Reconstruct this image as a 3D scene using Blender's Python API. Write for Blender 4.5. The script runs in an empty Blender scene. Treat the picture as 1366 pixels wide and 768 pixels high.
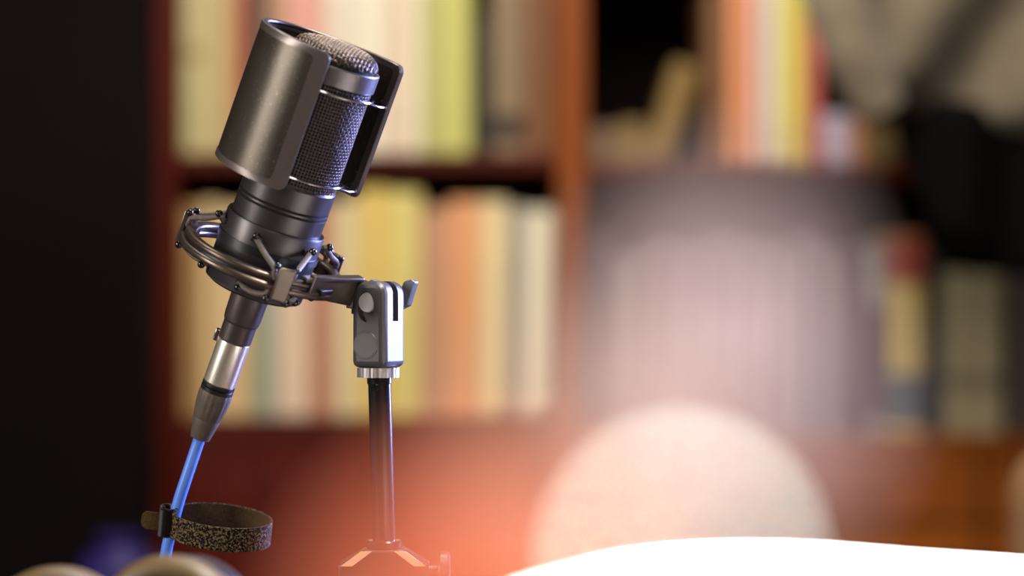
import bpy, bmesh, math, random
from mathutils import Vector, Matrix
random.seed(7)
PI = math.pi
W, H = 1366, 768
SC = bpy.context.scene
C = SC.collection

# ------------------------------------------------------------------ camera, world, lights, exposure
LENS = 85.0
FPX = LENS / 36.0 * W            # focal length in pixels
YF = 1.33                        # focus distance (m)
S = YF / FPX                     # metres per pixel at the focus distance
cd = bpy.data.cameras.new('camera'); cam = bpy.data.objects.new('camera', cd); C.objects.link(cam)
cam.rotation_euler = (PI/2, 0, 0)
cd.lens = LENS; cd.sensor_width = 36; cd.clip_start = 0.02; cd.clip_end = 50
cd.dof.use_dof = True; cd.dof.focus_distance = YF; cd.dof.aperture_fstop = 2.55
cd.dof.aperture_blades = 0
SC.camera = cam
SC.view_settings.view_transform = 'Standard'; SC.view_settings.look = 'None'
SC.view_settings.exposure = 0.0; SC.view_settings.gamma = 1; SC.view_settings.use_curve_mapping = False
w = bpy.data.worlds.new('room_air'); SC.world = w; w.use_nodes = True
w.node_tree.nodes['Background'].inputs[0].default_value = (1.0, 0.86, 0.72, 1)
w.node_tree.nodes['Background'].inputs[1].default_value = 0.10

def at(x, y, Y):                 # where a pixel's sight line is at depth Y
    return Vector(((x - W/2) / FPX * Y, Y, (H/2 - y) / FPX * Y))

def area(name, loc, target, size, power, col, size_y=None, spread=None):
    l = bpy.data.lights.new(name, 'AREA'); l.energy = power; l.color = col; l.size = size
    if size_y: l.shape = 'RECTANGLE'; l.size_y = size_y
    if spread: l.spread = math.radians(spread)
    o = bpy.data.objects.new(name, l); C.objects.link(o); o.location = loc
    o.rotation_euler = (Vector(target) - Vector(loc)).to_track_quat('-Z', 'Y').to_euler()
    return o
MICP = at(380, 260, YF)
area('left_key_light', (-1.35, 0.62, 0.42), MICP, 0.30, 15.0, (1.0, 0.95, 0.90), 0.6)  # key area light from the left for the microphone highlights, not a window
area('blue_side_light', (0.70, 1.92, 0.20), MICP + Vector((0.03, 0, -0.02)), 0.34, 6.5, (0.33, 0.40, 1.0), 0.6, 50)
area('front_fill', (0.35, -0.9, 0.75), MICP, 0.7, 8.0, (1.0, 0.84, 0.72))
area('shelf_light', (0.0, 1.75, 1.15), (-0.22, 3.05, 0.0), 0.9, 27.0, (1.0, 0.95, 0.87), 0.3)
area('paper_fill_light', (0.30, 1.15, 0.85), (0.22, 1.15, -0.13), 0.25, 5.5, (1.0, 0.96, 0.9), 0.25, 60)  # unseen area light added to blow out the white paper

# ------------------------------------------------------------------ materials
def s2l(c):
    r = []
    for v in c[:3]:
        v = v / 255.0
        r.append(v / 12.92 if v <= 0.04045 else ((v + 0.055) / 1.055) ** 2.4)
    return (r[0], r[1], r[2], 1)
_m = {}
def mat(name, col, rough=0.5, metal=0.0, var=0.12, scale=60, bump=0.0, bscale=300, coat=0.0, emit=None, estr=0, spec=0.5, wood=False, sheen=0.0):
    if name in _m: return _m[name]
    m = bpy.data.materials.new(name); m.use_nodes = True; nt = m.node_tree; N = nt.nodes; L = nt.links
    b = N['Principled BSDF']
    b.inputs['Roughness'].default_value = rough; b.inputs['Metallic'].default_value = metal
    b.inputs['Specular IOR Level'].default_value = spec
    b.inputs['Coat Weight'].default_value = coat; b.inputs['Sheen Weight'].default_value = sheen
    tc = N.new('ShaderNodeTexCoord')
    c = s2l(col)
    if emit is not None:
        b.inputs['Base Color'].default_value = c
        b.inputs['Emission Color'].default_value = s2l(emit); b.inputs['Emission Strength'].default_value = estr
        _m[name] = m; return m
    mp = N.new('ShaderNodeMapping'); L.new(tc.outputs['Object'], mp.inputs[0])
    n = N.new('ShaderNodeTexNoise'); n.inputs['Scale'].default_value = scale; n.inputs['Detail'].default_value = 4
    L.new(mp.outputs[0], n.inputs['Vector'])
    if wood:
        mp.inputs['Scale'].default_value = (1, 6, 6) if wood == 'x' else (6, 6, 0.6)
        n.inputs['Distortion'].default_value = 1.2
    r = N.new('ShaderNodeValToRGB')
    r.color_ramp.elements[0].position = 0.3; r.color_ramp.elements[1].position = 0.7
    r.color_ramp.elements[0].color = tuple(v * (1 - var) for v in c[:3]) + (1,)
    r.color_ramp.elements[1].color = tuple(min(1, v * (1 + var)) for v in c[:3]) + (1,)
    L.new(n.outputs['Fac'], r.inputs[0]); L.new(r.outputs[0], b.inputs['Base Color'])
    if bump > 0:
        n2 = N.new('ShaderNodeTexNoise'); n2.inputs['Scale'].default_value = bscale; n2.inputs['Detail'].default_value = 3
        L.new(tc.outputs['Object'], n2.inputs['Vector'])
        bp = N.new('ShaderNodeBump'); bp.inputs['Strength'].default_value = bump; bp.inputs['Distance'].default_value = 0.0006
        L.new(n2.outputs['Fac'], bp.inputs['Height']); L.new(bp.outputs[0], b.inputs['Normal'])
    _m[name] = m; return m

M_body = mat('satin_black_metal', (74, 70, 70), 0.36, 0.7, 0.06, 80, 0.05, 2500)
M_ring = mat('bronze_black_metal', (98, 86, 76), 0.30, 0.75, 0.08, 80, 0.05, 2500)
M_wire = mat('grille_wire_metal', (100, 90, 88), 0.36, 0.9, 0.1)
M_core = mat('black_foam', (12, 11, 12), 0.9)
M_band = mat('satin_grey_metal', (108, 102, 104), 0.36, 0.8, 0.05)
M_chrome = mat('bright_steel', (205, 202, 205), 0.16, 1.0, 0.04)
M_silver = mat('nickel_shell', (240, 232, 215), 0.3, 0.85, 0.05, 40, 0.05, 900)
M_black = mat('black_plastic', (26, 24, 26), 0.35, 0.0, 0.1)
M_gloss = mat('gloss_black', (14, 12, 13), 0.16, 0.0, 0.1, coat=0.5)
M_rubber = mat('grey_rubber', (92, 80, 68), 0.55, 0.0, 0.15, 200, 0.2, 1500)
M_cord = mat('elastic_cord', (100, 88, 78), 0.5, 0.0, 0.2, 400, 0.3, 3000)
M_blue = mat('blue_cable_jacket', (92, 146, 250), 0.38, 0.0, 0.04)
M_clamp = mat('clamp_plastic', (78, 74, 74), 0.42, 0.3, 0.05, 90, 0.05, 2000)
M_pole = mat('black_lacquer_tube', (40, 34, 36), 0.22, 0.5, 0.08)
M_fuzz = mat('felt_strap', (78, 60, 34), 0.95, 0, 0.35, 900, 0.6, 2500, spec=0.15)

def speckled():
    m = bpy.data.materials.new('dusty_mesh_screen'); m.use_nodes = True; nt = m.node_tree; N = nt.nodes; L = nt.links
    b = N['Principled BSDF']; b.inputs['Roughness'].default_value = 0.42; b.inputs['Metallic'].default_value = 0.7
    tc = N.new('ShaderNodeTexCoord')
    n = N.new('ShaderNodeTexNoise'); n.inputs['Scale'].default_value = 900; n.inputs['Detail'].default_value = 3
    n1 = N.new('ShaderNodeTexNoise'); n1.inputs['Scale'].default_value = 40
    r = N.new('ShaderNodeValToRGB'); r.color_ramp.elements[0].position = 0.62; r.color_ramp.elements[1].position = 0.74
    r.color_ramp.elements[0].color = s2l((82, 75, 66)); r.color_ramp.elements[1].color = s2l((135, 124, 106))
    L.new(tc.outputs['Object'], n.inputs['Vector']); L.new(n.outputs['Fac'], r.inputs[0]); L.new(r.outputs[0], b.inputs['Base Color'])
    mx = N.new('ShaderNodeMath'); mx.operation = 'MULTIPLY_ADD'; mx.inputs[1].default_value = 0.16; mx.inputs[2].default_value = 0.24
    L.new(tc.outputs['Object'], n1.inputs['Vector']); L.new(n1.outputs['Fac'], mx.inputs[0]); L.new(mx.outputs[0], b.inputs['Roughness'])
    v = N.new('ShaderNodeTexVoronoi'); v.inputs['Scale'].default_value = 2200
    L.new(tc.outputs['Object'], v.inputs['Vector'])
    bp = N.new('ShaderNodeBump'); bp.inputs['Strength'].default_value = 0.25; bp.inputs['Distance'].default_value = 0.0002
    L.new(v.outputs['Distance'], bp.inputs['Height']); L.new(bp.outputs[0], b.inputs['Normal'])
    return m
M_screen = speckled()

def hookloop():
    m = bpy.data.materials.new('hook_strap'); m.use_nodes = True; nt = m.node_tree; N = nt.nodes; L = nt.links
    b = N['Principled BSDF']; b.inputs['Roughness'].default_value = 0.85; b.inputs['Specular IOR Level'].default_value = 0.2
    tc = N.new('ShaderNodeTexCoord')
    n = N.new('ShaderNodeTexNoise'); n.inputs['Scale'].default_value = 850; n.inputs['Detail'].default_value = 1
    r = N.new('ShaderNodeValToRGB'); r.color_ramp.elements[0].position = 0.46; r.color_ramp.elements[1].position = 0.66
    r.color_ramp.elements[0].color = s2l((12, 8, 6)); r.color_ramp.elements[1].color = s2l((130, 110, 76))
    L.new(tc.outputs['Object'], n.inputs['Vector']); L.new(n.outputs['Fac'], r.inputs[0]); L.new(r.outputs[0], b.inputs['Base Color'])
    bp = N.new('ShaderNodeBump'); bp.inputs['Strength'].default_value = 0.9; bp.inputs['Distance'].default_value = 0.0006
    L.new(n.outputs['Fac'], bp.inputs['Height']); L.new(bp.outputs[0], b.inputs['Normal'])
    return m
M_hook = hookloop()

# ------------------------------------------------------------------ mesh helpers
class MB:
    """Collects vertices and faces of one mesh; k scales every coordinate handed in."""
    def __init__(s, k=1.0): s.v = []; s.f = []; s.k = k
    def pt(s, p): s.v.append(Vector(p) * s.k); return len(s.v) - 1
    def box(s, a, b, mtx=None):
        i0 = len(s.v)
        for x in (a[0], b[0]):
            for y in (a[1], b[1]):
                for z in (a[2], b[2]):
                    p = Vector((x, y, z))
                    s.pt(mtx @ p if mtx else p)
        for q in ((0,1,3,2),(4,6,7,5),(0,4,5,1),(2,3,7,6),(0,2,6,4),(1,5,7,3)): s.f.append(tuple(i0 + i for i in q))
        return s
    def lathe(s, prof, n=64, c=(0,0,0), axis=None, cap=True):
        """prof: list of (radius, height) from one end to the other."""
        q = Vector((0,0,1)).rotation_difference(Vector(axis).normalized()) if axis else None
        rows = []
        for r, z in prof:
            row = []
            for i in range(n):
                a = 2*PI*i/n
                p = Vector((r*math.cos(a), r*math.sin(a), z))
                if q: p = q @ p
                row.append(s.pt(p + Vector(c)))
            rows.append(row)
        for a, b in zip(rows[:-1], rows[1:]):
            for i in range(n): s.f.append((a[i], a[(i+1)%n], b[(i+1)%n], b[i]))
        if cap:
            s.f.append(tuple(reversed(rows[0]))); s.f.append(tuple(rows[-1]))
        return s
    def ring(s, prof, n=96, c=(0,0,0)):
        """closed profile swept round the z axis."""
        m = len(prof); rows = []
        for i in range(n):
            a = 2*PI*i/n
            rows.append([s.pt(Vector((r*math.cos(a), r*math.sin(a), z)) + Vector(c)) for r, z in prof])
        for i in range(n):
            a = rows[i]; b = rows[(i+1)%n]
            for j in range(m): s.f.append((a[j], b[j], b[(j+1)%m], a[(j+1)%m]))
        return s
    def tube(s, pts, r, n=10, closed=False, cap=True):
        pts = [Vector(p) for p in pts]; N = len(pts); rows = []
        rr = r if isinstance(r, (list, tuple)) else [r]*N
        up = None
        for i, p in enumerate(pts):
            if closed: t = (pts[(i+1)%N] - pts[i-1])
            else: t = pts[min(i+1, N-1)] - pts[max(i-1, 0)]
            t.normalize()
            if up is None:
                up = Vector((0,0,1)) if abs(t.z) < 0.9 else Vector((1,0,0))
            sx = t.cross(up); 
            if sx.length < 1e-6: sx = t.orthogonal()
            sx.normalize(); up = sx.cross(t).normalized()
            rows.append([s.pt(p + (sx*math.cos(2*PI*j/n) + up*math.sin(2*PI*j/n))*rr[i]) for j in range(n)])
        R = range(N if closed else N-1)
        for i in R:
            a = rows[i]; b = rows[(i+1)%N]
            for j in range(n): s.f.append((a[j], a[(j+1)%n], b[(j+1)%n], b[j]))
        if cap and not closed:
            s.f.append(tuple(reversed(rows[0]))); s.f.append(tuple(rows[-1]))
        return s
    def prism(s, poly, a, b, ax='y', mtx=None):
        """poly (2-D) extruded along ax from a to b."""
        def P(p, d):
            v = {'y': (p[0], d, p[1]), 'z': (p[0], p[1], d), 'x': (d, p[0], p[1])}[ax]
            v = Vector(v); return mtx @ v if mtx else v
        A = [s.pt(P(p, a)) for p in poly]; B = [s.pt(P(p, b)) for p in poly]; n = len(poly)
        for i in range(n): s.f.append((A[i], A[(i+1)%n], B[(i+1)%n], B[i]))
        s.f.append(tuple(reversed(A))); s.f.append(tuple(B)); return s
    def sphere(s, c, r, n=20, m=12, sc=(1,1,1)):
        prof = []
        for j in range(m+1):
            a = -PI/2 + PI*j/m
            prof.append((max(1e-5, math.cos(a)), math.sin(a)))
        rows = []
        for pr, pz in prof:
            rows.append([s.pt((c[0]+r*sc[0]*pr*math.cos(2*PI*i/n), c[1]+r*sc[1]*pr*math.sin(2*PI*i/n), c[2]+r*sc[2]*pz)) for i in range(n)])
        for a, b in zip(rows[:-1], rows[1:]):
            for i in range(n): s.f.append((a[i], a[(i+1)%n], b[(i+1)%n], b[i]))
        return s
    def build(s, name, m, parent=None, smooth=True, bevel=0, seg=3, angle=35, weld=False, subsurf=0):
        me = bpy.data.meshes.new(name); me.from_pydata([tuple(v) for v in s.v], [], s.f); me.validate()
        bm = bmesh.new(); bm.from_mesh(me)
        if weld: bmesh.ops.remove_doubles(bm, verts=bm.verts, dist=1e-6)
        bmesh.ops.recalc_face_normals(bm, faces=bm.faces); bm.to_mesh(me); bm.free()
        me.materials.append(m)
        o = bpy.data.objects.new(name, me); C.objects.link(o)
        if parent: o.parent = parent
        if smooth: set_smooth(me, angle)
        if bevel:
            b = o.modifiers.new('bevel', 'BEVEL'); b.width = bevel * s.k; b.segments = seg; b.limit_method = 'ANGLE'; b.angle_limit = math.radians(30)
        if subsurf:
            b = o.modifiers.new('sub', 'SUBSURF'); b.levels = subsurf; b.render_levels = subsurf
        return o

def set_smooth(me, angle=35):
    bm = bmesh.new(); bm.from_mesh(me)
    for f in bm.faces: f.smooth = True
    for e in bm.edges:
        if len(e.link_faces) == 2 and e.calc_face_angle(0) > math.radians(angle): e.smooth = False
    bm.to_mesh(me); bm.free()

def carve(o, cutters, op='DIFFERENCE'):
    """apply o's modifiers and booleans with the cutter objects, which are removed."""
    for c in cutters:
        b = o.modifiers.new('cut', 'BOOLEAN'); b.object = c; b.operation = op; b.solver = 'EXACT'
    bpy.context.view_layer.update()
    dg = bpy.context.evaluated_depsgraph_get()
    me = bpy.data.meshes.new_from_object(o.evaluated_get(dg), depsgraph=dg)
    o.modifiers.clear(); o.data = me; set_smooth(me, 30)
    for c in cutters: bpy.data.objects.remove(c)

def thing(name, label, cat, loc=(0,0,0), group=None, mtx=None):
    o = bpy.data.objects.new(name, None); C.objects.link(o); o.empty_display_size = 0.02
    if mtx is not None: o.matrix_world = mtx
    else: o.location = loc
    o['label'] = label; o['category'] = cat
    if group: o['group'] = group
    return o
def struct(o): o['kind'] = 'structure'; return o
def catmull(pts, n=8, closed=False):
    P = [Vector(p) for p in pts]; out = []; N = len(P)
    R = N if closed else N-1
    for i in range(R):
        p0 = P[(i-1)%N] if closed else P[max(i-1,0)]; p1 = P[i]; p2 = P[(i+1)%N]
        p3 = P[(i+2)%N] if closed else P[min(i+2,N-1)]
        for j in range(n):
            t = j/n
            out.append(0.5*((2*p1)+(-p0+p2)*t+(2*p0-5*p1+4*p2-p3)*t*t+(-p0+3*p1-3*p2+p3)*t**3))
    if not closed: out.append(P[-1])
    return out

# ------------------------------------------------------------------ the room
DESK = -0.20; FLOOR = -0.94; CEIL = 1.60
M_wallw = mat('warm_plaster', (150, 120, 95), 0.9, 0, 0.05, 4, 0.1, 60)
M_dark = mat('black_wall_paint', (15, 9, 9), 0.95, 0, 0.10, 5, 0.15, 80, spec=0.1)
M_floor = mat('dark_oak_boards', (70, 46, 30), 0.5, 0, 0.3, 5, wood='x')
M_ceil = mat('ceiling_plaster', (170, 160, 150), 0.9, 0, 0.03, 4)
struct(MB().box((-2.4, -1.6, FLOOR-0.1), (2.4, 3.6, FLOOR)).build('floor', M_floor, smooth=False))
struct(MB().box((-2.4, -1.6, CEIL), (2.4, 3.6, CEIL+0.1)).build('ceiling', M_ceil, smooth=False))
struct(MB().box((-2.4, 3.42, FLOOR), (2.4, 3.6, CEIL)).build('wall_back', M_wallw, smooth=False))
struct(MB().box((2.3, -1.6, FLOOR), (2.4, 3.42, CEIL)).build('wall_right', M_wallw, smooth=False))
XL = at(196, 0, 2.9).x
struct(MB().box((-2.4, 2.9, FLOOR), (XL, 3.42, CEIL)).build('wall_left', M_dark, smooth=False))

# ------------------------------------------------------------------ bookcase
D = 3.0
def X(px, Y=D): return (px - W/2) / FPX * Y
def Z(py, Y=D): return (H/2 - py) / FPX * Y
M_wood = mat('red_brown_wood', (84, 20, 8), 0.5, 0, 0.25, 10, wood='z', spec=0.15)
M_woodx = mat('red_brown_shelf_wood', (80, 24, 10), 0.5, 0, 0.25, 10, wood='x', spec=0.15)
M_woodo = mat('orange_brown_wood', (140, 70, 20), 0.5, 0, 0.25, 10, wood='z', spec=0.2)
M_drawer = mat('orange_brown_drawer_wood', (158, 84, 24), 0.5, 0, 0.25, 10, wood='x', spec=0.2)
M_back = mat('dark_back_board', (14, 6, 5), 0.9, 0, 0.2, 8, spec=0.1)
bc = thing('bookcase', 'tall red-brown wooden bookcase holding two rows of books behind the microphone', 'bookcase', (X(700), D, FLOOR))
def bcpart(name, a, b, m, bev=0.002):
    mb = MB(); o = bc.location
    mb.box([a[i]-o[i] for i in range(3)], [b[i]-o[i] for i in range(3)])
    p = mb.build(name, m, bc, smooth=False); bm = p.modifiers.new('bevel', 'BEVEL'); bm.width = bev; bm.segments = 2
    return p
TOPZ = 0.95; BY = D + 0.33
xl0, xl1 = X(197), X(236); xd0, xd1 = X(744), X(781); xr0, xr1 = X(1490), X(1530)
bcpart('side_panel', (xl0, D-0.01, FLOOR), (xl1, BY, TOPZ), M_wood)
bcpart('divider', (xd0, D-0.01, FLOOR), (xd1, BY, TOPZ), M_woodo)
bcpart('side_panel', (xr0, D-0.01, FLOOR), (xr1, BY, TOPZ), M_wood)
bcpart('back_panel', (xl0, BY-0.012, FLOOR), (xr1, BY, TOPZ), M_back)
bcpart('top_board', (xl0-0.02, D-0.05, TOPZ), (xr1+0.02, BY, TOPZ+0.03), M_woodx)
SH = {'UL': (xl1, xd0, 204, 225), 'LL': (xl1, xd0, 557, 586), 'UR': (xd1, xr0, 219, 239), 'LR': (xd1, xr0, 580, 604), 'TL': (xl1, xd0, -150, -122), 'TR': (xd1, xr0, -150, -122)}
for k, (a, b, y0, y1) in SH.items():
    bcpart('shelf', (a, D, Z(y1)), (b, BY-0.012, Z(y0)), M_drawer if k == 'LR' else M_woodx)
# cupboard doors and drawers under the books
def front(name, x0, x1, z0, z1, knob=True):
    p = bcpart(name, (x0+0.003, D-0.006, z0+0.003), (x1-0.003, D+0.014, z1-0.003), M_drawer if name == 'drawer' else M_wood, 0.003)
    if name == 'door':
        fr = bcpart('door_panel', (x0+0.045, D-0.012, z0+0.045), (x1-0.045, D-0.004, z1-0.045), M_wood, 0.004)
        fr.parent = p
    k = MB().sphere(((x0+x1)/2 - bc.location.x if name == 'drawer' else x1-0.03-bc.location.x, -0.02, (z0+z1)/2 - FLOOR), 0.011)
    ko = k.build('knob', mat('old_brass', (110, 80, 40), 0.4, 0.9), p)
    return p
zb = Z(586)
front('door', xl1, (xl1+xd0)/2, FLOOR+0.08, zb); front('door', (xl1+xd0)/2, xd0, FLOOR+0.08, zb)
zc = Z(604)
for i in range(3):
    front('drawer', xd1, X(1310), zc-0.085*(i+1), zc-0.085*i)
    front('drawer', X(1310), xr0, zc-0.085*(i+1), zc-0.085*i)
front('door', xd1, X(1310), FLOOR+0.08, zc-0.255); front('door', X(1310), xr0, FLOOR+0.08, zc-0.255)
bcpart('plinth', (xl1, D+0.02, FLOOR), (xr0, D+0.05, FLOOR+0.08), M_wood)

# ------------------------------------------------------------------ books
M_page = mat('book_paper', (222, 208, 176), 0.9, 0, 0.06, 300)
def book(x0, x1, ytop, ybot, col, label, bands=(), lean=0.0, depth=None, Y=None, group=None):
    """a closed book standing with its spine to the room; bands: (y0, y1, colour) on the spine."""
    Y = Y if Y else D + 0.025 + random.uniform(0, 0.012)
    wd = (x1 - x0) / FPX * D; wd = max(0.008, wd - 0.0012)
    z0 = Z(ybot); hh = Z(ytop) - z0
    dp = depth or min(0.22, max(0.13, hh*0.7)) 
    xc = (X(x0) + X(x1)) / 2
    t = thing('book', label, 'book', (xc, Y, z0), group)
    cm = mat('cloth_%d_%d_%d' % tuple(col), col, 0.6, 0, 0.08, 40, 0.1, 900)
    b = 0.0022; h = wd/2
    # spine rounded: outline in plan
    out = [(-h, dp), (-h, 0.004)]
    for i in range(1, 6):
        a = PI + PI*i/6
        out.append((h*math.cos(a), 0.004 + 0.004*math.sin(a)))
    out += [(h, 0.004), (h, dp), (h-b, dp), (h-b, b+0.004), (-h+b, b+0.004), (-h+b, dp)]
    MB().prism(out, 0, hh, 'z').build('cover', cm, t)
    MB().box((-h+b, b+0.004, 0.003), (h-b, dp-0.004, hh-0.003)).build('page_block', M_page, t, smooth=False)
    for (ya, yb, bcx) in bands:
        za, zb_ = Z(yb) - z0, Z(ya) - z0
        o2 = []
        for i in range(0, 7):
            a = PI + PI*i/6
            o2.append(((h+0.0004)*math.cos(a), 0.0035 + 0.0046*math.sin(a)))
        MB().prism(o2, max(0.002, za), min(hh-0.002, zb_), 'z').build('spine_label', mat('cloth_%d_%d_%d' % tuple(bcx), bcx, 0.6, 0, 0.08, 40), t)
    if lean: t.location.z += wd/2*math.sin(math.radians(lean)) + 0.0004
    if lean: t.rotation_euler = (0, math.radians(lean), 0)
    return t
U = 'books on the upper shelf left of the divider'
upper_left = [
 (238,268,-70,(206,192,138),'cream book at far left end of upper shelf', ((60,75,(170,150,95)),)),
 (268,303,-60,(192,172,118),'light tan book second from the left end of upper shelf', ()),
 (303,322,-62,(196,116,76),'slim orange-brown book left of the dark brown one, upper shelf', ()),
 (322,350,-75,(92,52,46),'dark brown book just left of the pop filter top, upper shelf', ()),
 (350,373,-66,(176,140,104),'tan book behind the tip of the pop filter', ()),
 (373,430,-70,(222,158,140),'wide salmon pink book directly above the microphone', ()),
 (430,470,-72,(230,214,190),'cream book right beside the wide salmon pink book', ()),
 (470,512,-66,(234,224,198),'palest cream book behind the top corner of the pop filter', ()),
 (512,534,-66,(232,206,180),'peach-cream slim book between two cream books, upper shelf', ()),
 (534,562,-66,(232,218,186),'cream book left of the yellow-green pair', ()),
 (562,594,-70,(190,184,112),'left one of two yellow-green books, duller green', ()),
 (594,627,-70,(208,203,112),'right one of two yellow-green books, brighter yellow', ()),
 (631,655,20,(44,38,28),'short black-brown book right of the yellow-green pair', ()),
 (656,700,-50,(140,116,84),'taupe book right of the black-brown one, dark at its foot', ((150,185,(60,44,30)),)),
 (701,740,-50,(124,76,38),'brown book against the divider on the upper shelf', ()),
]
for x0,x1,yt,c,lab,b in upper_left: book(x0,x1,yt,204,c,lab,b,group=U)
L_ = 'books on the lower shelf left of the divider'
lower_left = [
 (238,262,268,(186,142,88),'tan book at the left end of the lower shelf', ()),
 (262,290,264,(216,186,132),'light tan book second from left on lower shelf', ()),
 (290,322,270,(226,192,142),'peach-cream book behind the metal cable plug', ()),
 (322,338,266,(200,170,110),'slim ochre book left of the grey-green one', ()),
 (338,362,274,(150,168,150),'grey-green book on the lower shelf', ()),
 (362,412,262,(228,198,168),'wide pale peach book under the shock mount', ()),
 (412,440,268,(190,124,96),'dusty pink-brown book left of the stand clamp', ()),
 (440,474,262,(226,206,160),'cream book behind the stand clamp', ()),
 (474,520,246,(228,196,104),'deeper yellow book behind the stand pole, tallest of its row', ()),
 (520,560,250,(230,210,124),'paler yellow book just right of the stand clamp', ()),
 (562,598,272,(206,152,118),'brownish salmon book right of the two yellow books', ()),
 (598,640,262,(238,166,112),'orange-peach book in middle of lower shelf', ()),
 (640,677,262,(242,218,162),'warm cream book right of the orange-peach one', ()),
 (678,700,270,(172,162,152),'slim grey book between two cream books', ()),
 (700,741,274,(236,224,192),'cream book against the divider on the lower shelf', ()),
]
for x0,x1,yt,c,lab,b in lower_left: book(x0,x1,yt+4,557,c,lab,b,group=L_)
R_ = 'books on the upper shelf right of the divider'
upper_right = [
 (786,828,166,(128,100,74),'short grey-brown book right of the divider, upper shelf', ()),
 (830,864,160,(140,112,62),'short ochre book next to the leaning book', ()),
 (976,1006,-60,(232,150,98),'orange book at the left of the bright upright group', ()),
 (1007,1022,-64,(228,192,190),'slim pinkish white book beside the orange one', ()),
 (1023,1046,-58,(230,220,186),'cream book left of the yellow book, right upper shelf', ()),
 (1047,1077,-62,(232,210,92),'bright yellow book on the right upper shelf', ()),
 (1078,1101,-60,(206,104,92),'pink-red book at the right of the bright group', ()),
 (1102,1140,150,(206,190,206),'short lilac-white book below the hanging coat', ()),
 (1141,1157,158,(220,142,92),'short slim orange book below the hanging coat', ()),
 (1158,1202,165,(118,94,48),'short olive book below the hanging coat', ()),
]
for x0,x1,yt,c,lab,b in upper_right: book(x0,x1,yt,219,c,lab,b,group=R_)
book(862,898,82,219,(140,108,50),'yellow-ochre book leaning right against its neighbour',lean=17,group=R_)
book(945,975,-20,219,(126,82,44),'brown book standing between leaning book and orange book',group=R_)
Q_ = 'books on the lower shelf right of the divider'
lower_right = [
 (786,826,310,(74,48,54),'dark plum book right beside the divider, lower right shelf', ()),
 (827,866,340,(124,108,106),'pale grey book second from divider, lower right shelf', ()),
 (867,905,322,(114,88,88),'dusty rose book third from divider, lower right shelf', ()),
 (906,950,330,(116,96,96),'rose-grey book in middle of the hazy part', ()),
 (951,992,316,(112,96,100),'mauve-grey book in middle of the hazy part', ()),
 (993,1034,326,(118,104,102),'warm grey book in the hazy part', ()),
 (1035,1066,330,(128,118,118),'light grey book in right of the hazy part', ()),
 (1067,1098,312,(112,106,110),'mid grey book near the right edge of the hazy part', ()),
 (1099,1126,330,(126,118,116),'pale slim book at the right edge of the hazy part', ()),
 (1127,1154,340,(70,46,56),'dark purple-brown book left of the grey-white one', ()),
 (1155,1185,326,(160,156,150),'grey-white book left of the banded book', ((410,560,(84,56,66)),)),
 (1186,1240,312,(232,204,120),'book with red, yellow and blue-grey bands on its spine', ((313,378,(176,78,60)),(500,570,(92,108,114)))),
 (1241,1265,335,(34,36,30),'black-green book right of the banded book', ()),
 (1266,1304,362,(184,172,134),'left one of two grey-cream books', ((500,520,(140,130,106)),)),
 (1305,1345,366,(190,178,140),'right one of two grey-cream books', ((500,520,(142,130,106)),)),
 (1346,1359,350,(14,12,12),'slim black book near the right edge', ()),
 (1360,1392,352,(104,92,82),'grey-brown book cut by the right edge', ()),
]
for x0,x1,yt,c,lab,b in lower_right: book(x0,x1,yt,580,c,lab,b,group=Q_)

# ------------------------------------------------------------------ desk
M_desk = mat('dark_walnut_desk', (60, 34, 22), 0.4, 0, 0.3, 8, wood='x')
dk = thing('desk', 'dark wooden desk carrying the microphone stand, mostly below the picture', 'desk', (0, 0.8, FLOOR))
hd = DESK - FLOOR
MB().box((-0.85, -0.78, hd-0.03), (0.95, 0.80, hd)).build('desk_top', M_desk, dk, smooth=False, bevel=0.003)
MB().box((-0.78, -0.70, hd-0.12), (0.88, 0.72, hd-0.03)).build('apron', M_desk, dk, smooth=False, bevel=0.002)
for sx in (-0.78, 0.83):
    for sy in (-0.72, 0.69):
        MB().prism([(sx, sy), (sx+0.05, sy), (sx+0.05, sy+0.05), (sx, sy+0.05)], 0, hd-0.03, 'z').build('leg', M_desk, dk, smooth=False, bevel=0.003)

# ------------------------------------------------------------------ microphone frame of reference
TILT = math.radians(20.7); TOW = math.radians(11.5)
u = Vector((math.cos(TILT), 0, -math.sin(TILT))); up0 = Vector((math.sin(TILT), 0, math.cos(TILT)))
ax = (up0*math.cos(TOW) + Vector((0,-1,0))*math.sin(TOW)).normalized()
vy = ax.cross(u).normalized()            # away from the camera
P0 = at(351, 346, YF)
MM = Matrix((u, vy, ax)).transposed().to_4x4(); MM.translation = P0
def mw(p): return MM @ (Vector(p) * S)   # mic-local pixels -> world

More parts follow.
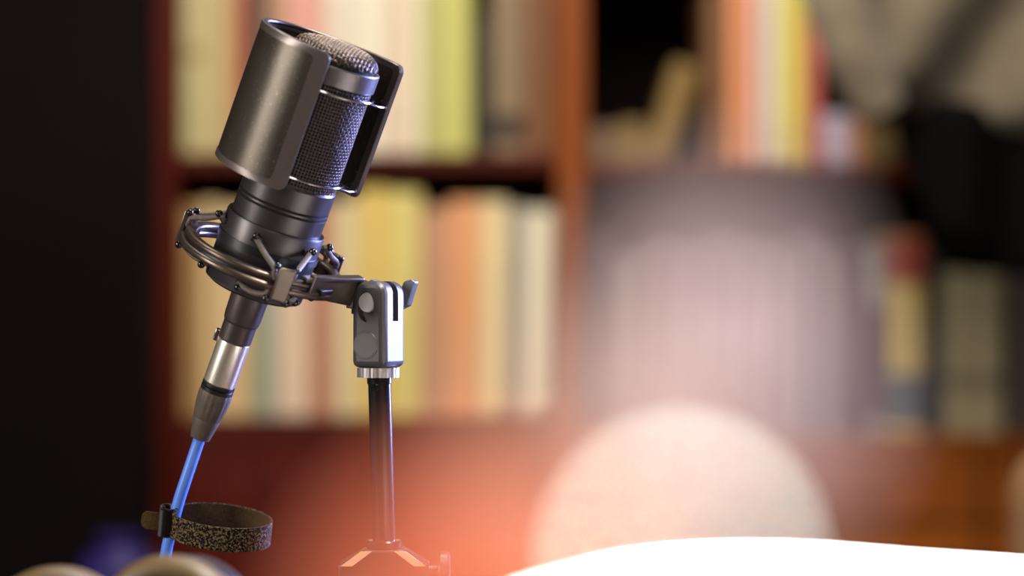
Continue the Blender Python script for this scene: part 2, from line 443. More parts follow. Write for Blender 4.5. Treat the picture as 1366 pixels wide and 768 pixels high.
# --- microphone
mic = thing('microphone', 'black side-address studio condenser microphone tilted in its shock mount', 'microphone', mtx=MM.copy())
prof = [(26,-40),(60,-36),(61,-30),(61,40),(61.5,52),(62,78),(60.6,79),(60.6,80.5),(62,81.5),(62,84),(60.6,85),(60.6,86.5),(62,87.5),(62.3,114),(60,117.5),(54,118)]
MB(S).lathe(prof, 96).build('body', M_body, mic, angle=25)
MB(S).lathe([(27,-48),(27,-38)], 48).build('base_ring', M_black, mic)
stem = [(25.5,-34),(25.6,-60),(25,-84),(24.2,-90),(22.6,-93),(22.4,-117),(20.5,-119)]
MB(S).lathe(stem, 64).build('base_stem', mat('satin_black_stem', (84, 74, 70), 0.38, 0.6, 0.06, 80, 0.05, 2500), mic, angle=20)
MB(S).lathe([(57,116),(57,262)], 64).build('grille_core', M_core, mic)
for zg in (80, 85.7): MB(S).ring([(61.0,zg-0.6),(62.25,zg-0.7),(62.25,zg+0.7),(61.0,zg+0.6)], 96).build('groove_shade', M_core, mic)  # black rings laid in the seams to paint their shade
# woven grille wires
g = MB(S); R0 = 60.0; nv = 86; pitch = 2*PI*R0/nv; rows_ = int(142/pitch)
zA = 117.0; zB = 260.0; rows_ = int((zB-zA)/pitch)
for i in range(nv):
    a = 2*PI*i/nv; pts = []
    if math.sin(a) > 0.75: continue
    for j in range(rows_*2+1):
        z = zA + j*pitch/2
        off = 0.75*math.sin(PI*(j/2.0) + PI*i)
        pts.append(((R0+off)*math.cos(a), (R0+off)*math.sin(a), z))
    g.tube(pts, 0.86, 5, cap=False)
for k in range(rows_):
    z = zA + (k+0.5)*pitch; pts = []
    for i in range(nv*2):
        a = PI*i/nv
        off = -0.75*math.cos(PI*(i/2.0) + PI*(k+1)) if i % 2 == 0 else 0
        off = 0.75*(1 if ((i//2 + k) % 2) else -1) if i % 2 == 0 else 0
        pts.append(((R0+off)*math.cos(a), (R0+off)*math.sin(a), z))
    g.tube(pts, 0.86, 5, closed=True)
g.build('grille_mesh', M_wire, mic, angle=80)
MB(S).ring([(59,259),(63,259),(64,260.5),(64,283),(63,284.5),(59,284.5)], 96).build('grille_band', M_band, mic, angle=20)
MB(S).ring([(58,247),(61.6,247),(61.6,250),(58,250)], 96).build('grille_seam', M_band, mic)
# domed top: planar weave laid over the cap
def cap_z(r):
    R = 60.0; rr = 24.0
    if r < R - rr: return 305 + 3.0*(1-(r/(R-rr))**2)
    q = min(1.0, (r-(R-rr))/rr); return 305 - 22*(1-math.sqrt(max(0, 1-q*q)))
cp = [(0.01, cap_z(0)-3)] + [(r-2.5 if r > 3 else r, cap_z(r)-3) for r in range(6, 60, 4)] + [(57, 284)]
MB(S).lathe(cp, 64, cap=False).build('dome_core', M_core, mic)
g = MB(S); st = 4.8
for ori in (0, 1):
    k = -12
    while k <= 12:
        c_ = k*st; half = math.sqrt(max(0, 59.5**2 - c_*c_)); n_ = int(half/(st/2)); pts = []
        for j in range(-n_, n_+1):
            tt = j*st/2; r = math.hypot(tt, c_)
            if r > 59.6: continue
            wv = 0.7*(1 if ((j//2 + k) % 2 == 0) else -1) * (1 if ori == 0 else -1) if j % 2 == 0 else 0
            p = (tt, c_, cap_z(r)+wv) if ori == 0 else (c_, tt, cap_z(r)+wv)
            pts.append(p)
        if len(pts) > 2: g.tube(pts, 1.15, 5, cap=False)
        k += 1
g.build('dome_mesh', mat('dome_wire_metal', (112, 98, 88), 0.32, 0.9, 0.1), mic, angle=80)

# --- pop filter
pf = thing('pop_filter', 'curved grey mesh pop filter with metal frame wrapped round the microphone', 'pop filter', mtx=MM.copy())
U_pts = [(4,-80),(-30,-77),(-62,-63),(-88,-38),(-103,-8),(-107,16),(-100,42),(-78,68),(-45,83),(-5,88),(40,82),(68,70),(87,54)]   # (u, away) plan curve, near wing first
Uc = [Vector((p[0], p[1], 0)) for p in catmull([(a, b, 0) for a, b in U_pts], 8)]
lens = [0]
for a, b in zip(Uc[:-1], Uc[1:]): lens.append(lens[-1] + (b-a).length)
TL_ = lens[-1]
def upt(s):
    s = max(0, min(TL_, s))
    for i in range(len(lens)-1):
        if lens[i+1] >= s:
            f = (s-lens[i]) / max(1e-6, lens[i+1]-lens[i]); return Uc[i].lerp(Uc[i+1], f)
    return Uc[-1]
def unrm(s):
    d = upt(s+1.0) - upt(s-1.0); d.normalize(); return Vector((d.y, -d.x, 0))    # outward
T0, T1 = 111.0, 301.0
def sheet(mb, s0, s1, z0, z1, o0, o1, ns=60, nz=2, corner=0):
    """a slab following the plan curve, from offset o0 to o1."""
    grid = []
    for k, off in enumerate((o0, o1)):
        rows = []
        for i in range(ns+1):
            s_ = s0 + (s1-s0)*i/ns; p = upt(s_) + unrm(s_)*off
            rows.append([mb.pt((p.x, p.y, z0 + (z1-z0)*j/nz)) for j in range(nz+1)])
        grid.append(rows)
    A, B = grid
    for i in range(ns):
        for j in range(nz):
            mb.f.append((A[i][j], A[i+1][j], A[i+1][j+1], A[i][j+1]))
            mb.f.append((B[i][j], B[i][j+1], B[i+1][j+1], B[i+1][j]))
        mb.f.append((A[i][0], B[i][0], B[i+1][0], A[i+1][0])); mb.f.append((A[i][nz], A[i+1][nz], B[i+1][nz], B[i][nz]))
    for j in range(nz):
        mb.f.append((A[0][j], A[0][j+1], B[0][j+1], B[0][j])); mb.f.append((A[ns][j], B[ns][j], B[ns][j+1], A[ns][j+1]))
# frame: loft of a rounded-rect border (outer loop, inner loop) in (s, z)
def rrect(s0, s1, z0, z1, r, n=6, per=40):
    pts = []
    for (cx, cz, a0) in ((s1-r, z0+r, -90), (s1-r, z1-r, 0), (s0+r, z1-r, 90), (s0+r, z0+r, 180)):
        for i in range(n+1):
            a = math.radians(a0 + 90*i/n); pts.append((cx + r*math.cos(a), cz + r*math.sin(a)))
    # resample the long sides
    out = []
    for i in range(len(pts)):
        a, b = pts[i], pts[(i+1) % len(pts)]
        if abs(a[0]-b[0]) > 20:
            for j in range(per): out.append((a[0]+(b[0]-a[0])*j/per, a[1]+(b[1]-a[1])*j/per))
        elif abs(a[1]-b[1]) > 20:
            for j in range(12): out.append((a[0]+(b[0]-a[0])*j/12, a[1]+(b[1]-a[1])*j/12))
        else: out.append(a)
    return out
fr = MB(S)
outer = rrect(0, TL_, T0, T1, 11); inner = rrect(21, TL_-13, T0+9, T1-9, 7)
mid = rrect(1.2, TL_-1.2, T0+1.2, T1-1.2, 10)
def loop(lst, off): 
    r = []
    for s_, z_ in lst:
        p = upt(s_) + unrm(s_)*off; r.append(fr.pt((p.x, p.y, z_)))
    return r
Ls = [loop(outer, -1.5), loop(outer, 3.6), loop(mid, 5.0), loop(inner, 5.0), loop(inner, -1.5)]
for a, b in zip(Ls, Ls[1:] + Ls[:1]):
    n_ = len(a)
    for i in range(n_): fr.f.append((a[i], a[(i+1)%n_], b[(i+1)%n_], b[i]))
M_frame = mat('grey_frame_metal', (118, 108, 104), 0.34, 0.7, 0.05, 80, 0.05, 2500)
fr.build('frame', M_frame, pf, angle=40)
# raised bead along bottom and top edges
for zz, rb_ in ((T0+3.0, 4.2), (T1-2.0, 3.0)):
    bd = MB(S)
    bd.tube([(upt(s_)+unrm(s_)*(2.6+rb_*0.8)).to_tuple()[:2] + (zz,) for s_ in [TL_*0.005 + 12 + (TL_-24)*i/80 for i in range(81)]], [rb_*min(1, 0.3+i/8, 0.3+(80-i)/8) for i in range(81)], 10)
    bd.build('edge_bead', M_frame, pf)
sc_ = MB(S); sheet(sc_, 19, TL_-12, T0+8, T1-8, -0.6, 0.8, 90, 3)
sc_.build('mesh_screen', M_screen, pf, angle=60)
# black lining seen on the far wing
ln = MB(S); sheet(ln, TL_*0.50, TL_-14, T0+8, T1-8, -2.2, -0.7, 50, 3)
ln.build('lining', mat('matt_black_lining', (10, 8, 8), 0.45, 0, 0.1, spec=0.25), pf, angle=60)
# wire clips round the microphone
for i, zc_ in enumerate((250, 130)):
    cl = MB(S)
    pts = []
    for k in range(49):
        a = math.radians(-205 + 290*k/48)       # open towards the back
        pts.append((66.5*math.cos(a), 66.5*math.sin(a), zc_ + (3 if k % 2 and False else 0)))
    e = upt(TL_-16) + unrm(TL_-16)*-3
    s1_ = upt(TL_*0.30) + unrm(TL_*0.30)*-2
    cl.tube(pts, 1.8, 8)
    cl.tube([(65,-14,zc_-1),(76,0,zc_-3),(84,22,zc_-4),(e.x, e.y, zc_-5)], 1.7, 8)
    cl.tube([(66.5*math.cos(math.radians(-205)), 66.5*math.sin(math.radians(-205)), zc_), (-85,40,zc_-1), (-97,40,zc_-1)], 1.7, 8)
    c_ = cl.build('wire_clip', M_chrome, pf)
    cb = MB(S).sphere((e.x-1, e.y-1, zc_-5), 6, 14, 10, (1,1,0.8)); cb.build('clip_button', M_band, c_)

# --- shock mount
sm = thing('shock_mount', 'bronze-black ring shock mount with elastic cords, arm and clamp holding the microphone', 'shock mount', mtx=MM.copy())
# cradle with lower cup (hollow)
MB(S).ring([(62.3,-38),(66,-39),(67.5,-36),(67.5,52),(66.5,55),(62.3,55)], 96).build('cradle', M_body, sm, angle=30)
MB(S).ring([(28.2,-43),(60,-43),(67,-39),(67.5,-34),(62.5,-33),(61.5,-38),(28.2,-38)], 96).build('cradle_floor', M_body, sm, angle=40)
MB(S).ring([(67,16),(69.5,16),(69.5,26),(67,26)], 96).build('cradle_groove', M_black, sm)
# outer ring: two stacked mouldings
def ringprof(r0, r1, z0, z1, b=1.6):
    return [(r0,z0+b),(r0+b,z0),(r1-b,z0),(r1,z0+b),(r1,z1-b),(r1-b,z1),(r0+b,z1),(r0,z1-b)]
MB(S).ring(ringprof(99,115,-11,-1,2.5), 128).build('outer_ring', M_ring, sm, angle=50)
MB(S).ring(ringprof(95,110,1.5,10,2.5), 128).build('inner_ring', M_ring, sm, angle=50)
MB(S).ring(ringprof(100,108,-2,2.5,0.6), 128).build('ring_web', M_black, sm)
def pol(az, r, z): a = math.radians(az); return Vector((r*math.cos(a), -r*math.sin(a), z))   # az measured towards the camera
def hook(az, z, sgn):
    """a small tab on the cradle holding a cord."""
    m_ = Matrix.Rotation(-math.radians(az), 4, 'Z')
    h = MB(S)
    h.box((66.5,-7,z-4), (72.5,7,z+4), m_); h.box((69,-4,z-4+sgn*3), (76,4,z+sgn*5), m_)
    return h.build('cord_hook', M_black, sm, bevel=0.8, seg=2)
brs = (67, 188, 318)
BR = {}
for az in brs:
    m_ = Matrix.Rotation(-math.radians(az), 4, 'Z')
    b = MB(S)
    b.box((113,-11,-20), (121,11,25), m_)
    b.box((96,-9,-9), (114,9,9), m_)
    o = b.build('bracket', M_ring, sm, bevel=2, seg=3)
    for da in (-7, 7):
        MB(S).sphere(pol(az+da, 113, 24), 4.6, 12, 8).build('cord_stop', M_gloss, o)
        MB(S).sphere(pol(az+da, 113, -22), 5.4, 12, 8).build('cord_stop', M_gloss, o)
for az in brs:
    for s_ in (-1, 1):
        ha = az + s_*31
        hook(ha, 38, 1); hook(ha, -22, -1)
        c_ = MB(S)
        a0 = pol(az+s_*8, 107, 19); h0 = pol(ha, 75, 41)
        mid_ = (a0+h0)/2 + Vector((0,0,-1.5))
        c_.tube(catmull([pol(az+s_*5,111,6), pol(az+s_*7,110,12), a0, mid_, h0, pol(ha+s_*2, 70, 42)], 6), 3.8, 10)
        c_.build('elastic_cord', M_cord, sm)
        c_ = MB(S)
        a0 = pol(az+s_*8, 108, -18); h0 = pol(ha, 75, -25)
        c_.tube(catmull([pol(az+s_*5,111,-6), pol(az+s_*7,110,-12), a0, (a0+h0)/2+Vector((0,0,-4)), h0, pol(ha+s_*2, 70, -26)], 6), 3.8, 10)
        c_.build('elastic_cord', M_cord, sm)
        MB(S).sphere(pol(ha, 78, 44), 5.2, 14, 10).build('cord_bead', M_gloss, sm)
        MB(S).sphere(pol(ha, 78, -29), 5.2, 14, 10).build('cord_bead', M_gloss, sm)

# arm from the ring to the clamp, in mic-local axes
CL = at(505, 433, YF)                      # clamp centre
PHI = math.radians(-27)                     # the clamp is turned to show its right side
CM = Matrix.Rotation(PHI, 4, 'Z'); CM.translation = CL   # front face turned to the left
def cw(p): return CM @ (Vector(p) * S)
inv = MM.inverted()
pv = inv @ cw((-2, 0, 30)) / S              # pivot in mic-local pixels
pv = Vector(pv)
arm = MB(S)
def bar(mb, p, q, hw0, hw1, t0, t1):
    """tapered flat bar from p to q: heights along local z, thickness across."""
    p, q = Vector(p), Vector(q); d = (q-p).normalized(); s_ = Vector((0,0,1)).cross(d).normalized(); zz = d.cross(s_)
    i0 = len(mb.v)
    for c_, h_, t_ in ((p, hw0, t0), (q, hw1, t1)):
        for a_, b_ in ((-1,-1),(1,-1),(1,1),(-1,1)): mb.pt(c_ + s_*a_*t_ + zz*b_*h_)
    for f in ((0,1,2,3),(4,7,6,5),(0,4,5,1),(1,5,6,2),(2,6,7,3),(3,7,4,0)): mb.f.append(tuple(i0+i for i in f))
bar(arm, pol(46, 109, 7), pv + Vector((-34, -8, 4)), 15, 20, 5, 5)
bar(arm, pol(8, 106, 4), pv + Vector((-30, 7, 4)), 13, 17, 5, 5)
bar(arm, pv + Vector((-38, -1, 1)), pv + Vector((-19, 0, 2)), 21, 19, 12, 9)
bar(arm, pol(52, 108, 14), pv + Vector((-30, -6, 24)), 3.2, 3.2, 7, 7)
arm.build('arm', M_ring, sm, bevel=2.2)
ins = MB(S); bar(ins, pol(41, 114, 3) + Vector((6,0,0)), pv + Vector((-48, -13, 2)), 3, 3, 3.2, 3.2)
ins.build('arm_slot', M_black, sm, bevel=1)
def rot_child(o):                          # place a mesh made in clamp-local axes under the shock mount
    o.matrix_parent_inverse = Matrix.Identity(4); o.parent = sm
    o.matrix_basis = inv @ CM; return o
lug = MB(S)
lp = [(15*math.cos(a)-2, 15*math.sin(a)+30) for a in [math.radians(x) for x in range(-90, 91, 15)]] + [(-38, 52), (-40, 14)]
lug.prism(lp, -5, 5, 'y'); rot_child(lug.build('pivot_lug', M_ring, None, bevel=1.5))
# clamp body: arched front profile
W2 = 25.5; HT = 58; HB = -57
arch = [(-W2-0.5, HB), (W2+0.5, HB)]
for i in range(0, 9):
    a = math.radians(90*i/8); arch.append((W2-17+17*math.cos(a), HT-17+17*math.sin(a)))
for i in range(0, 9):
    a = math.radians(90+90*i/8); arch.append((-W2+17+17*math.cos(a), HT-17+17*math.sin(a)))
cb = MB(S); cb.prism(arch, -29, 29, 'y'); body = cb.build('clamp', M_clamp, None, bevel=9, seg=3)
body.modifiers['bevel'].angle_limit = math.radians(60)
slot = MB(S).box((-60,-6.5,5), (60,8,80)).build('cutter', M_clamp)
ov = MB(S); op = []
for i in range(24):
    a = 2*PI*i/24; op.append((-3+13*math.cos(a), 24+(20 if math.sin(a) > 0 else 20)*math.sin(a)))
ov.prism(op, -40, -22, 'y'); ovo = ov.build('cutter2', M_clamp)
carve(body, [slot, ovo]); rot_child(body)
def onclamp(mb, name, m, **k): return rot_child(mb.build(name, m, None, **k))
onclamp(MB(S).lathe([(13.2,-4),(13.6,3),(12.6,5.5),(9,6.4),(0.1,6.8)], 40, (-2,-22,30), (0,-1,0)), 'screw_head', mat('lit_metal_screw', (236, 234, 232), 0.4, 0.3, 0.03), angle=30)  # whitened so the colour carries the reflection of the left light
onclamp(MB(S).ring([(16,-0.6),(17.2,-0.9),(18.2,-0.9),(18.8,-0.4),(18.2,0.6),(16.6,0.6)], 64), 'embossed_circle', M_clamp)
ec = [o for o in C.objects if o.name.startswith('embossed_circle')][-1]
ec.matrix_basis = inv @ CM @ Matrix.Translation(Vector((-3,-29.2,-27))*S) @ Matrix.Rotation(PI/2, 4, 'X')
onclamp(MB(S).lathe([(16.6,0),(16.6,1.5),(16.2,1.9),(14,1.9),(0.1,1.9)], 64, (-3,-28.2,-27), (0,-1,0)), 'cap_disc', mat('clamp_cap', (84, 80, 80), 0.4, 0.3, 0.05), angle=15)
onclamp(MB(S).lathe([(6,0),(6,16),(9,17),(9,22)], 24, (-2,27,30), (0,1,0)), 'bolt', M_chrome)
wn = MB(S)
wing = [(-9,-9),(9,-9),(26,-2),(37,30),(31,34),(20,31),(10,12),(0,9),(-10,12),(-20,31),(-31,34),(-37,30),(-26,-2)]
wn.prism([(a-2, b+27) for a, b in wing], 36, 48, 'y'); onclamp(wn, 'wing_nut', mat('wing_nut_plastic', (110, 110, 122), 0.3, 0.3), bevel=2)
cr = MB(S); prf = []
for i in range(96):
    a = 2*PI*i/96; r = 28.0 if i % 4 < 2 else 27.2; prf.append((r*math.cos(a)-0.5, r*math.sin(a)))
cr.prism(prf, -70, -57.2, 'z'); onclamp(cr, 'knurled_collar', mat('collar_steel', (225, 215, 215), 0.28, 0.9, 0.03), angle=50)

# --- stand
pt = at(506, 503, YF); pb = at(512.5, 722, YF); st_ = thing('microphone_stand', 'short black tripod desk stand with slim pole holding the clamp', 'stand', (pb.x, pb.y, DESK))
o0 = Vector((pb.x, pb.y, DESK))
def sl(p): return (Vector(p) - o0) / S
a_, b_ = sl(pt + Vector((0,0,0.002))), sl(pb)
d_ = (a_-b_).normalized()
MB(S).lathe([(15.2,-12),(15.2,0),(15.4,(a_-b_).length-14),(16.6,(a_-b_).length-13),(16.6,(a_-b_).length)], 48, b_, d_).build('pole', M_pole, st_, angle=30)
MB(S).lathe([(5,-1),(5,1.2),(3.5,1.4),(3.4,0.4)], 20, b_ + d_*((a_-b_).length-18) + Vector((-5,-15,0)), (0,-1,0)).build('pin_hole', M_gloss, st_)
MB(S).ring([(15.5,0),(22,0),(24,2),(24,9),(22,11),(15.5,11)], 64, b_ + Vector((0,0,-9))).build('collar', M_pole, st_)
hub = MB(S)
hz = b_.z - 9
hp = [(-26,hz),(26,hz),(60,hz-20),(60,hz-42),(46,hz-60),(-46,hz-60),(-60,hz-42),(-60,hz-20)]
hub.prism(hp, -26, 26, 'y'); hub.build('hub', M_black, st_, bevel=3)
for sx in (-1, 1):
    sh_ = MB(S)
    sh_.prism([(sx*15, hz-1.5), (sx*30, hz-1.5), (sx*56, hz-21), (sx*41, hz-21)], -25, -28, 'y'); sh_.build('shoulder_plate', mat('shoulder_metal', (235, 190, 150), 0.45, 0.2), st_, smooth=False)
MB(S).lathe([(10,0),(10,14),(26,15),(28,18),(28,27),(26,30),(10,31)], 40, (72,0,hz-32), (1,0.0,0)).build('height_knob', M_black, st_, angle=30)
for o in [o for o in C.objects if o.name.startswith('height_knob')]: o.location.x -= 0.006
hc = Vector((0, 0, hz-48))
for k in range(3):
    a = math.radians(30 + 120*k); dr = Vector((math.cos(a), math.sin(a), 0))
    f = dr*330; f.z = 7
    l = MB(S).tube([hc + dr*26, hc*0.5 + (dr*180)*0.5 + Vector((0,0,8)), f], [8, 7.5, 7], 12).build('leg', M_pole, st_)
    MB(S).sphere(f, 9, 14, 10, (1.2,1.2,0.75)).build('rubber_foot', M_rubber, l)

# --- cable with connector
cb0 = MM.copy()
cbl = thing('microphone_cable', 'bright blue microphone cable with silver and grey plug in the microphone base', 'cable', mtx=cb0)
MB(S).lathe([(19,-118),(21.6,-119.5),(22,-122),(22,-180),(20.5,-182)], 64).build('plug_shell', M_silver, cbl, angle=30)
MB(S).box((-28,-5,-127), (-21,3,-110)).build('latch', M_chrome, cbl, bevel=1.5)
MB(S).ring([(15,-182),(22.4,-182),(22.4,-186),(21,-187),(22.4,-188),(22.4,-193),(15,-193)], 64).build('plug_ring', M_black, cbl)
bt = MB(S); rows = []
pr = [(21.6,-192.5),(23,-197),(22.8,-206),(21.5,-218),(19.4,-232),(18.6,-233.5),(18.8,-235),(17.2,-244),(14.6,-258),(13.4,-263),(9,-264)]
nn = 96
for r, z in pr:
    row = []
    for i in range(nn):
        a = 2*PI*i/nn; rr = r - (0.7 if (i//3) % 2 and -230 < z < -196 else 0)
        row.append(bt.pt((rr*math.cos(a), rr*math.sin(a), z)))
    rows.append(row)
for a, b in zip(rows[:-1], rows[1:]):
    for i in range(nn): bt.f.append((a[i], a[(i+1)%nn], b[(i+1)%nn], b[i]))
bt.f.append(tuple(rows[-1])); bt.build('strain_relief', M_rubber, cbl, angle=30)
start = mw((0,0,-258)); start2 = mw((0,0,-275))
Yc = start.y
pth = [start, start2, at(246,645,Yc), at(238,670,Yc), at(229,705,Yc), at(222,735,Yc), at(213,800,Yc), Vector((at(200,0,Yc).x, Yc+0.01, DESK+0.035)), Vector((-0.24, Yc+0.05, DESK+0.0038)), Vector((-0.36, Yc+0.10, DESK+0.0034)), Vector((-0.5, Yc+0.05, DESK+0.0034)), Vector((-0.60, Yc-0.2, DESK+0.0034))]
pth = catmull(pth, 10)
cmw = MM.inverted()
MB().tube([cmw @ p for p in pth], 0.0033, 16).build('cable_jacket', M_blue, cbl)

# --- hook and loop strap
cs = at(224, 694, Yc)
stp = thing('cable_strap', 'dark fuzzy hook-and-loop cable strap looped round the blue cable', 'cable strap', cs)
tl = math.radians(7)
def sp(x, y, z):        # strap-local pixels (x right, y away, z up), tipped down to the right and towards us
    v = Vector((x, y, z))
    v = Matrix.Rotation(math.radians(15), 3, 'X') @ v
    return Matrix.Rotation(tl, 3, 'Y') @ v
def strip(path, h0, h1, th, m, name, par):
    """a band: path points in plan (x, y), h0..h1 heights (callable or number), thickness th."""
    mb = MB(S); n = len(path); rows = []
    for i, p in enumerate(path):
        q0 = path[max(i-1, 0)]; q1 = path[min(i+1, n-1)]
        d = Vector((q1[0]-q0[0], q1[1]-q0[1], 0)).normalized(); nr = Vector((d.y, -d.x, 0))
        a0 = h0(i/(n-1)) if callable(h0) else h0; a1 = h1(i/(n-1)) if callable(h1) else h1
        P = Vector((p[0], p[1], 0)); row = []
        for off, zz in ((0,a0),(0,a1),(th,a1),(th,a0)):
            v = P + nr*off; row.append(mb.pt(sp(v.x, v.y, zz)))
        rows.append(row)
    for a, b in zip(rows[:-1], rows[1:]):
        for j in range(4): mb.f.append((a[j], a[(j+1)%4], b[(j+1)%4], b[j]))
    mb.f.append(tuple(rows[0])); mb.f.append(tuple(reversed(rows[-1])))
    return mb.build(name, m, par, angle=50)
loopP = [(6,-9)] + [(72+68*math.cos(a), 2+44*math.sin(a)) for a in [math.radians(-150 + 300*i/50) for i in range(51)]] + [(6,9)]
strip(loopP, -18, 16, 1.3, M_hook, 'hook_side', stp)
inn = [(72+66.2*math.cos(a), 2+42.4*math.sin(a)) for a in [math.radians(-150 + 300*i/50) for i in range(51)]]
strip([(7,-8)] + inn + [(7,8)], -17.6, 15.6, 1.2, M_fuzz, 'loop_side', stp)
wrap = [(9.8*math.cos(a), 9.8*math.sin(a)) for a in [2*PI*i/28 for i in range(29)]]
strip(wrap, -19, 20, 2.6, M_hook, 'wrap', stp)
tail = [(-8,-4),(-16,-5),(-24,-5),(-30,-4),(-34,-2.5),(-36,-1)]
strip(tail, lambda t: -14 + (7 if t > .9 else 2.5 if t > .7 else 0), lambda t: 11 - (9 if t > .9 else 3 if t > .7 else 0), 2, M_fuzz, 'tail', stp)
strip([(-10,-10.5),(-6,-12.5),(0,-13.5),(6,-12.5)], -19, 19, 1.6, M_gloss, 'keeper', stp)

# ------------------------------------------------------------------ headphones in front, low left
HY = 1.15; k2 = HY/FPX
hpn = thing('headphones', 'blurred headphones with beige-brown ear cushions standing at lower left', 'headphones', (at(238,0,HY).x, HY, DESK))
M_pad = mat('tan_leatherette', (98, 78, 46), 0.45, 0, 0.1, 60, 0.1, 500)
def cup(cx, cy, r, yaw, zc):
    m_ = Matrix.Rotation(yaw, 4, 'Z')
    e = bpy.data.objects.new('ear_cup', None)
    c = Vector((cx, cy, zc))
    axv = m_ @ Vector((0,-1,0))
    shell = MB().lathe([(r*0.35,-0.030),(r*0.72,-0.028),(r*0.92,-0.018),(r*0.96,-0.004),(r*0.94,0.002)], 56, c, axv)
    so = shell.build('ear_cup', M_black, hpn, angle=40)
    pad = MB(); prof = []
    for i in range(14):
        a = 2*PI*i/14; prof.append((r*0.80 + r*0.20*math.cos(a), 0.010 + 0.011*math.sin(a)))
    rows = []
    q = Vector((0,0,1)).rotation_difference(axv)
    for i in range(56):
        a = 2*PI*i/56
        rows.append([pad.pt(c + q @ Vector((pr_*math.cos(a), pr_*math.sin(a), pz))) for pr_, pz in prof])
    for i in range(56):
        A = rows[i]; B = rows[(i+1)%56]
        for j in range(14): pad.f.append((A[j], B[j], B[(j+1)%14], A[(j+1)%14]))
    pad.build('ear_cushion', M_pad, so)
    MB().lathe([(r*0.1,0.0),(r*0.7,0.004),(r*0.72,0.0)], 40, c, axv).build('speaker_cloth', M_core, so)
    return c
r1 = 110*k2
ztop = Z(736, HY)
c1 = cup(0, 0, r1, math.radians(-12), ztop - r1 - DESK)
c2 = cup(at(58,0,HY).x - at(238,0,HY).x, 0.03, r1, math.radians(16), ztop - r1 - DESK - 0.0085)
hb = [c1 + Vector((0.0,0.03,-0.012)), c1 + Vector((-0.005,0.075,-0.02)), (c1+c2)/2 + Vector((0,0.15,-0.025)), c2 + Vector((0.0,0.075,-0.02)), c2 + Vector((0,0.03,-0.012))]
MB().tube(catmull(hb, 10), 0.006, 12).build('headband', M_black, hpn)

# ------------------------------------------------------------------ white paper pile, lower right
PY0, PY1 = 0.98, 1.20
pp = thing('paper_stack', 'thick stack of bright white paper with curling top sheet at lower right', 'paper', (at(1050,0,1.1).x, 1.1, DESK))
M_paper = mat('white_paper', (250, 248, 244), 0.8, 0, 0.01, 60)
ctrl = [(640, 790), (680, 767), (740, 751), (820, 732), (900, 722.5), (1000, 719), (1100, 722), (1230, 732), (1366, 741), (1500, 752)]
cc = catmull([(a, b, 0) for a, b in ctrl], 6)
def top_profile(off):
    return [(at(p.x, 0, PY1).x - pp.location.x, Z(p.y, PY1) - DESK - off) for p in cc]
tp = top_profile(0)
def sheetmesh(name, offs, th, y0, y1, m):
    pr_ = [(x, z - offs) for x, z in tp] + [(x, z - offs - th) for x, z in reversed(tp)]
    return MB().prism(pr_, y0 - pp.location.y, y1 - pp.location.y, 'y').build(name, m, pp, angle=50)
sheetmesh('top_sheet', 0.0, 0.0009, PY0, PY1, M_paper)
# the reams underneath, cut square
lowx0, lowx1 = at(735,0,PY1).x - pp.location.x, at(1500,0,PY1).x - pp.location.x
base = [(lowx0, 0), (lowx1, 0)] + [(x, z-0.0011) for x, z in reversed(tp) if lowx0 <= x <= lowx1]
MB().prism(base, PY0+0.004-pp.location.y, PY1-0.003-pp.location.y, 'y').build('paper_block', M_paper, pp, angle=50)

# ------------------------------------------------------------------ coat hanging on the bookcase, upper right
M_coat = mat('grey_brown_wool', (104, 92, 72), 0.9, 0, 0.2, 30, 0.3, 400, sheen=0.3)
M_coatd = mat('black_wool', (7, 5, 5), 0.95, 0, 0.2, 30, spec=0.1)
CY = 2.72
ct = thing('coat', 'dark grey-brown coat hanging in front of the bookcase at upper right', 'coat', (at(1270,0,CY).x, CY, Z(60, CY)))
def garment(name, outline, depth, m, folds, par, seedv=0):
    """closed outline (pixels) filled with a padded, folded body with real thickness."""
    xs = [p[0] for p in outline]; x0, x1 = min(xs), max(xs)
    def span(x):
        ys = []
        for i in range(len(outline)):
            a, b = outline[i], outline[(i+1) % len(outline)]
            if (a[0]-x)*(b[0]-x) <= 0 and a[0] != b[0]:
                ys.append(a[1] + (b[1]-a[1])*(x-a[0])/(b[0]-a[0]))
        return (min(ys), max(ys)) if ys else (outline[0][1], outline[0][1])
    mb = MB(); nx, ny = 48, 40; F = []; B = []
    for i in range(nx+1):
        x = x0 + (x1-x0)*(0.002 + 0.996*i/nx); ya, yb = span(x); rf = []; rb = []
        for j in range(ny+1):
            y = ya + (yb-ya)*j/ny
            e = min(1.0, 3.2*min(i/nx, 1-i/nx)); e2 = min(1.0, 5*min(j/ny, 1-j/ny)); th = depth*math.sqrt(max(0, min(e, e2)*(2-min(e, e2))))
            fo = folds(x, y)
            p = at(x, y, CY); pf_ = Vector((p.x, CY - th*(0.6+0.4*fo), p.z)); pb_ = Vector((p.x, CY + th*0.5, p.z))
            rf.append(mb.pt(pf_ - ct.location)); rb.append(mb.pt(pb_ - ct.location))
        F.append(rf); B.append(rb)
    for i in range(nx):
        for j in range(ny):
            mb.f.append((F[i][j], F[i+1][j], F[i+1][j+1], F[i][j+1])); mb.f.append((B[i][j], B[i][j+1], B[i+1][j+1], B[i+1][j]))
        mb.f.append((F[i][0], B[i][0], B[i+1][0], F[i+1][0])); mb.f.append((F[i][ny], F[i+1][ny], B[i+1][ny], B[i][ny]))
    for j in range(ny):
        mb.f.append((F[0][j], F[0][j+1], B[0][j+1], B[0][j])); mb.f.append((F[nx][j], B[nx][j], B[nx][j+1], F[nx][j+1]))
    return mb.build(name, m, par, angle=80)
